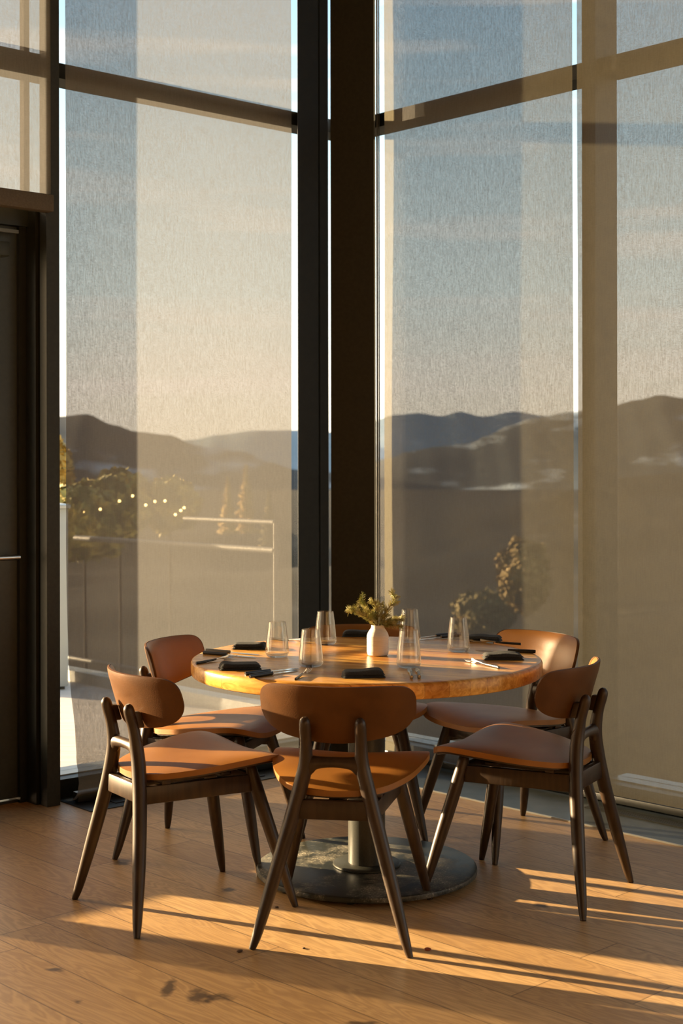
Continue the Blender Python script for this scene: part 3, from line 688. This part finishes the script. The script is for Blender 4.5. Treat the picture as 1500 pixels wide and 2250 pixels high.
knives = [((539, 1484), (655, 1470), 'knife at the left front place, inner one of the pair'), ((549, 1490), (668, 1472), 'knife at the left front place, outer one nearest the camera'),
          ((453, 1432), (570, 1440), 'knife at the left rear place, rear one of the pair'), ((447, 1437), (580, 1447), 'knife at the left rear place, front one of the pair'),
          ((903, 1492), (895, 1452), 'knife seen end-on below the front right tumbler, left one'), ((920, 1491), (912, 1452), 'knife seen end-on below the front right tumbler, right one'),
          ((1174, 1436), (1040, 1430), 'knife behind the napkin at the right front place'),
          ((1010, 1399), (925, 1407), 'knife at the right rear place with bluish blade, nearer one'), ((1000, 1396), (915, 1403), 'knife at the right rear place with bluish blade, farther one')]
for i, (a, b, lab) in enumerate(knives):
    o = kn if i == 0 else copy_tree(kn); lay(o, a, b, .100, 0); o['label'] = lab

# crumbs on the floor
for px, py, s, mt, lab in ((938, 2088, .010, 'leaf_crumb', 'small reddish leaf scrap on the floor right of the nearest chair'), (606, 1994, .006, 'crumb_dark', 'tiny brown crumb on the floor behind the nearest chair leg'),
                           (524, 2091, .009, 'crumb_dark', 'tiny splinter on the floor left of the nearest chair foot'), (665, 2084, .005, 'crumb_dark', 'tiny dark speck on the floor between the nearest chair legs')):
    bm = bmesh.new(); bmesh.ops.create_icosphere(bm, subdivisions=2, radius=s)
    for v in bm.verts:
        v.co *= 1+.5*pnoise(v.co*300+Vector((px, 0, 0))); v.co.z *= .35; v.co.z += s*.3
    o = obj('floor_crumb', bm, M[mt]); o.location = at(px, py, 0); tag(o, lab, 'crumb')

# ------------------------------------------------------------------ outside: deck, railing, pillar, cabinet, bushes
def dk(t, n, z=0): return lw(t, n, z)
# deck beyond the left glass wall; its far curb runs parallel to the right wall
e0 = at(150, 1488, 0); e1 = at(510, 1557, 0); ed = (e1-e0).normalized()
struct(obj('deck', prism([(lw(-9, .26).x, lw(-9, .26).y), (lw(1.75, .26).x, lw(1.75, .26).y), (e1.x+ed.x*.35, e1.y+ed.y*.35), (e0.x-ed.x*9, e0.y-ed.y*9)], -.30, -.02), M['deck'], smooth=False), 'pale timber deck outside the left window')
cu = bmesh.new(); nn = Vector((-ed.y, ed.x, 0)); 
p0 = e0-ed*9; p1 = e1+ed*.35
prism([(p0.x, p0.y), (p1.x, p1.y), (p1.x+nn.x*.12, p1.y+nn.y*.12), (p0.x+nn.x*.12, p0.y+nn.y*.12)], -.02, .05, cu)
struct(obj('deck_curb', cu, M['sill_metal'], smooth=False), 'pale curb along the far deck edge')
rl = thing('deck_railing', 'steel deck railing seen through the left blind', 'railing', (0, 0, 0))
def rail_line(px0, py0, px1, py1, name, r, z):
    a = at(px0, py0, z); b = at(px1, py1, z); u = (b-a).normalized()
    return a, b, u
zz = 1.10
def rail_pt(s, z): q = e0+nn*.06+ed*s; return Vector((q.x, q.y, z))
M['rail_metal'] = mat('rail_metal', (.13, .13, .12), .6, .1)
def s_at(px):
    k = (px-750)/3125; q = e0+nn*.06; return (k*q.y-q.x)/(ed.x-k*ed.y)
for z, r, s0_ in ((1.09, .014, s_at(405)), (.93, .018, s_at(165)), (.12, .014, -9)):
    a = rail_pt(s0_, z); b = rail_pt((e1-e0).length+.30, z)
    obj('rail', tube([(*a, r), (*b, r)], 10, 1), M['rail_metal'], rl)
sl = (e1-e0).length
for s in (s_at(-900), s_at(-350), s_at(60), s_at(605)):
    a = rail_pt(s, .0); b = rail_pt(s, 1.09); obj('post', tube([(*a, .014), (*b, .014)], 8, 1), M['rail_metal'], rl)
_q = lw(.392, 0); _d = Vector((-SUN.x, -SUN.y, 0)).normalized(); _n = Vector((-_d.y, _d.x, 0)); _n = _n if _n.x < 0 else -_n
_c = _q+_d*1.55+_n*.23; PDX = _c.x+2.42; PDY = _c.y-6.60
struct(obj('deck_pillar', lathe([(0, -.02), (.23, -.02), (.23, 5.2), (0, 5.2)], 32, None), M['white_pillar'], loc=(-2.42+PDX, 6.60+PDY, 0)), 'round pillar on the deck outside')
# grey cabinet on the deck
cb = at(118, 1505, -.02); cbt = thing('deck_cabinet', 'pale grey cabinet on the deck seen through the gap beside the door', 'cabinet', (cb.x, cb.y, -.02), math.radians(20))
obj('cabinet_body', bevel(box(-.34, .06, -.2, .2, .02, 1.16), .006), M['cabinet'], cbt)
obj('cabinet_top', bevel(box(-.36, .075, -.215, .215, 1.16, 1.185), .004), M['sill_metal'], cbt)
obj('plinth', box(-.32, .04, -.18, .18, 0, .02), M['black_metal'], cbt, smooth=False)

def foliage(n, fn, size, rnd):
    bm = bmesh.new()
    for i in range(n):
        c, outw = fn(rnd)
        a = Vector((rnd.gauss(0, 1), rnd.gauss(0, 1), rnd.gauss(0, 1))).normalized(); b = a.cross(outw+Vector((.01, .02, .03))).normalized()
        s = size*rnd.uniform(.6, 1.3)
        bm.faces.new([bm.verts.new(c-b*s*.35), bm.verts.new(c+a*s*.5), bm.verts.new(c+b*s*.35), bm.verts.new(c-a*s*.5)])
    return bm
M['bush_leaf'] = noise_mat('bush_leaf', (.08, .09, .018), (.50, .38, .08), 6, rough=.7)
M['gold_leaf'] = noise_mat('gold_leaf', (.34, .20, .03), (.50, .33, .07), 3, rough=.7)
M['conifer'] = noise_mat('conifer', (.07, .07, .022), (.20, .15, .05), .8, rough=.85)
M['amber_leaf'] = noise_mat('amber_leaf', (.12, .08, .015), (.26, .17, .035), 3, rough=.7)
M['bulb'] = mat('warm_bulb', (1, .7, .3), .4)
_b = M['bulb'].node_tree.nodes['Principled BSDF']; _b.inputs['Emission Color'].default_value = (1, .62, .22, 1); _b.inputs['Emission Strength'].default_value = 14
def bush(label, px, pyc, D, rx, rz, seed, leaf='bush_leaf', n=6000, size=.085, z0=-.6):
    rnd = random.Random(seed); c = far(px, pyc, D)
    t = thing('bush', label, 'bush', (c.x, c.y, z0), 0, 'bushes beyond the deck railing')
    def f(r):
        d = Vector((r.gauss(0, 1), r.gauss(0, 1), r.gauss(0, 1))).normalized()
        lump = 1+.28*pnoise(d*2.2+Vector((seed, 0, 0)))
        k = r.uniform(.6, 1)**.5
        return Vector((d.x*rx, d.y*rx, d.z*rz))*lump*k+Vector((0, 0, c.z-z0)), d
    obj('foliage', foliage(n, f, size, rnd), M[leaf], t, smooth=False)
    obj('stem', tube([(0, 0, 0, .016), (.01, 0, (c.z-z0)*.5, .013), (0, 0, c.z-z0, .008)], 8, 2), M['bark'], t)
    return t
bush('dense green bush at the left window edge with string lights', 185, 1145, 11.0, .36, .30, 1, z0=-1.5)
bush('taller green bush in the left window with string lights', 262, 1110, 11.2, .24, .26, 2, z0=-1.5)
bush('sunlit bush end near the start of the upper rail', 372, 1110, 11.4, .22, .20, 3, z0=-1.5)
bush('golden shrub left of the dark bush in the bright gap', 120, 1060, 12.5, .16, .35, 5, 'gold_leaf', z0=-1.5)
st = thing('string_lights', 'warm fairy lights on the bushes outside the left window', 'string lights', far(270, 1110, 10.7))
o0 = far(270, 1110, 10.7); lp = []
for px, py in ((180, 1142), (186, 1125), (220, 1118), (262, 1100), (291, 1089), (320, 1109), (340, 1101), (362, 1100), (397, 1121), (404, 1115), (385, 1130)):
    p = far(px, py, 10.68)-o0; lp.append(p)
    bm = bmesh.new(); bmesh.ops.create_uvsphere(bm, u_segments=10, v_segments=8, radius=.011); b = obj('bulb', bm, M['bulb'], st); b.location = p
obj('wire', tube([(*p, .002) for p in sorted(lp, key=lambda q: q.x)], 6, 4), M['black_metal'], st)

# conifers and trees on the slope
def make_conifer(seed, h=6.0, leaf='conifer'):
    rnd = random.Random(seed)
    t = thing('conifer', 'x', 'tree', (0, 0, 0), 0, 'conifers on the slope below the building')
    def f(r):
        k = r.random()**1.3; z = h*(.12+.88*k); rad = (1-k)*h*.20*(.75+.25*math.sin(z*9/h*6))+.03
        a = r.uniform(0, 2*PI); q = r.uniform(.5, 1)
        return Vector((math.cos(a)*rad*q, math.sin(a)*rad*q, z-rad*q*.3)), Vector((math.cos(a), math.sin(a), 0))
    obj('foliage', foliage(1500, f, h*.055, rnd), M[leaf], t, smooth=False)
    obj('trunk', tube([(0, 0, 0, h*.02), (0, 0, h*.5, h*.012), (0, 0, h, .01)], 8, 1), M['bark'], t)
    return t

# ------------------------------------------------------------------ hills
def interp(poly, x):
    if x <= poly[0][0]: return poly[0][1]
    for (a, b), (c, d) in zip(poly, poly[1:]):
        if a <= x <= c:
            t = (x-a)/(c-a); t = t*t*(3-2*t); return b+(d-b)*t
    return poly[-1][1]
def ridge(name, label, poly, D, dfoot, zfoot, mt, amp, x0=-900, x1=2400, step=14, rows=26, dback=.5):
    bm = bmesh.new(); G = []; n = int((x1-x0)/step)
    for j in range(-6, rows+1):
        row = []
        for i in range(n+1):
            px = x0+i*step; top = far(px, interp(poly, px), D)
            if j <= 0:
                q = -j/6; p = Vector((top.x*(1+dback*q), D*(1+dback*q), top.z-(top.z+D*.02)*q))
            else:
                q = j/rows; Y = D+(dfoot-D)*q; z = top.z+(zfoot-top.z)*(q**.8)
                p = Vector((top.x*(1-q*.45*(1-dfoot/D)), Y, z))
                e = min(1, q*5)*(1-q*.3)
                p.z += amp*e*(pnoise(Vector((p.x, p.y, 0))*(3.2/D)+Vector((D, 0, 0)))+.5*pnoise(Vector((p.x, p.y, 0))*(9/D)))-amp*.35*e
            row.append(bm.verts.new(p))
        G.append(row)
    for a, b in zip(G, G[1:]):
        for i in range(n): bm.faces.new((a[i], a[i+1], b[i+1], b[i]))
    return struct(obj(name, bm, mt), label)
M['hill_far'] = hill_mat('hill_far_hazed_forest', (.12, .175, .205), (.15, .205, .235), (.19, .235, .26), scale=.004)  # paler blue-grey than the nearer hills: distance haze put into the base colour
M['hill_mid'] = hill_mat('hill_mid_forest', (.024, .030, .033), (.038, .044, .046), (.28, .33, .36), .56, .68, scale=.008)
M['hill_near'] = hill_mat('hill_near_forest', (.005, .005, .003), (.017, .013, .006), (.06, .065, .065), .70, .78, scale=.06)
farp = [(-900, 960), (0, 975), (300, 985), (420, 966), (480, 955), (560, 946), (650, 945), (740, 950), (800, 930), (870, 912), (920, 908), (970, 915), (1010, 905), (1060, 916), (1130, 905), (1200, 915), (1500, 930), (2400, 950)]
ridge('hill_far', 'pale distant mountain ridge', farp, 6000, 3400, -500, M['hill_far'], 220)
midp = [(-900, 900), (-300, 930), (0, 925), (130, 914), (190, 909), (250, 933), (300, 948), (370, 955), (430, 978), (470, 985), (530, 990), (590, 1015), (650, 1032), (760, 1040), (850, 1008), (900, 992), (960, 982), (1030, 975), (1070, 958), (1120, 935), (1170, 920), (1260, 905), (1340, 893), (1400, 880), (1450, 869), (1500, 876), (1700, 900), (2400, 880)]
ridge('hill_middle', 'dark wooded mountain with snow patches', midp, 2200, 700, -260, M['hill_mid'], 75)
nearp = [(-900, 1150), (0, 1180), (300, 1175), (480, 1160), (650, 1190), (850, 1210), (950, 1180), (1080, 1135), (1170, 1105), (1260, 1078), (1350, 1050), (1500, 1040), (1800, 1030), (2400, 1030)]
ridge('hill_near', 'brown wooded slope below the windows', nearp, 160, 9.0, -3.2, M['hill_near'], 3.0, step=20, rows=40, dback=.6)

cf = make_conifer(5); spots = [(500, 1150, 60, 1.0, 'slim golden conifer seen above the rail in the left window'), (535, 1140, 62, 1.4, 'taller golden conifer above the rail in the left window'), (590, 1210, 55, .9, 'third conifer behind the rail near the corner column')]
cf2 = make_conifer(9, 6.0, 'gold_leaf')
first = {id(cf): True, id(cf2): True}
def put(src, px, pyb, D, sc, lab, group=None):
    o = src if first[id(src)] else copy_tree(src); first[id(src)] = False
    p = far(px, pyb, D); o.location = p; o.scale = (sc, sc, sc); o.rotation_euler = (0, 0, px*.37); o['label'] = lab
    if group: o['group'] = group
put(cf2, 500, 1180, 60, .42, spots[0][4]); put(cf2, 540, 1180, 62, .52, spots[1][4]); put(cf, 590, 1215, 55, .40, spots[2][4])
bush('golden leafy tree low behind the blind right of the corner', 1150, 1265, 30, .55, .78, 21, 'amber_leaf', n=4200, size=.12, z0=-4)
bush('brownish treetop beside the golden tree behind the right blind', 1065, 1345, 32, .75, .5, 22, 'conifer', n=3000, size=.12, z0=-4.5)
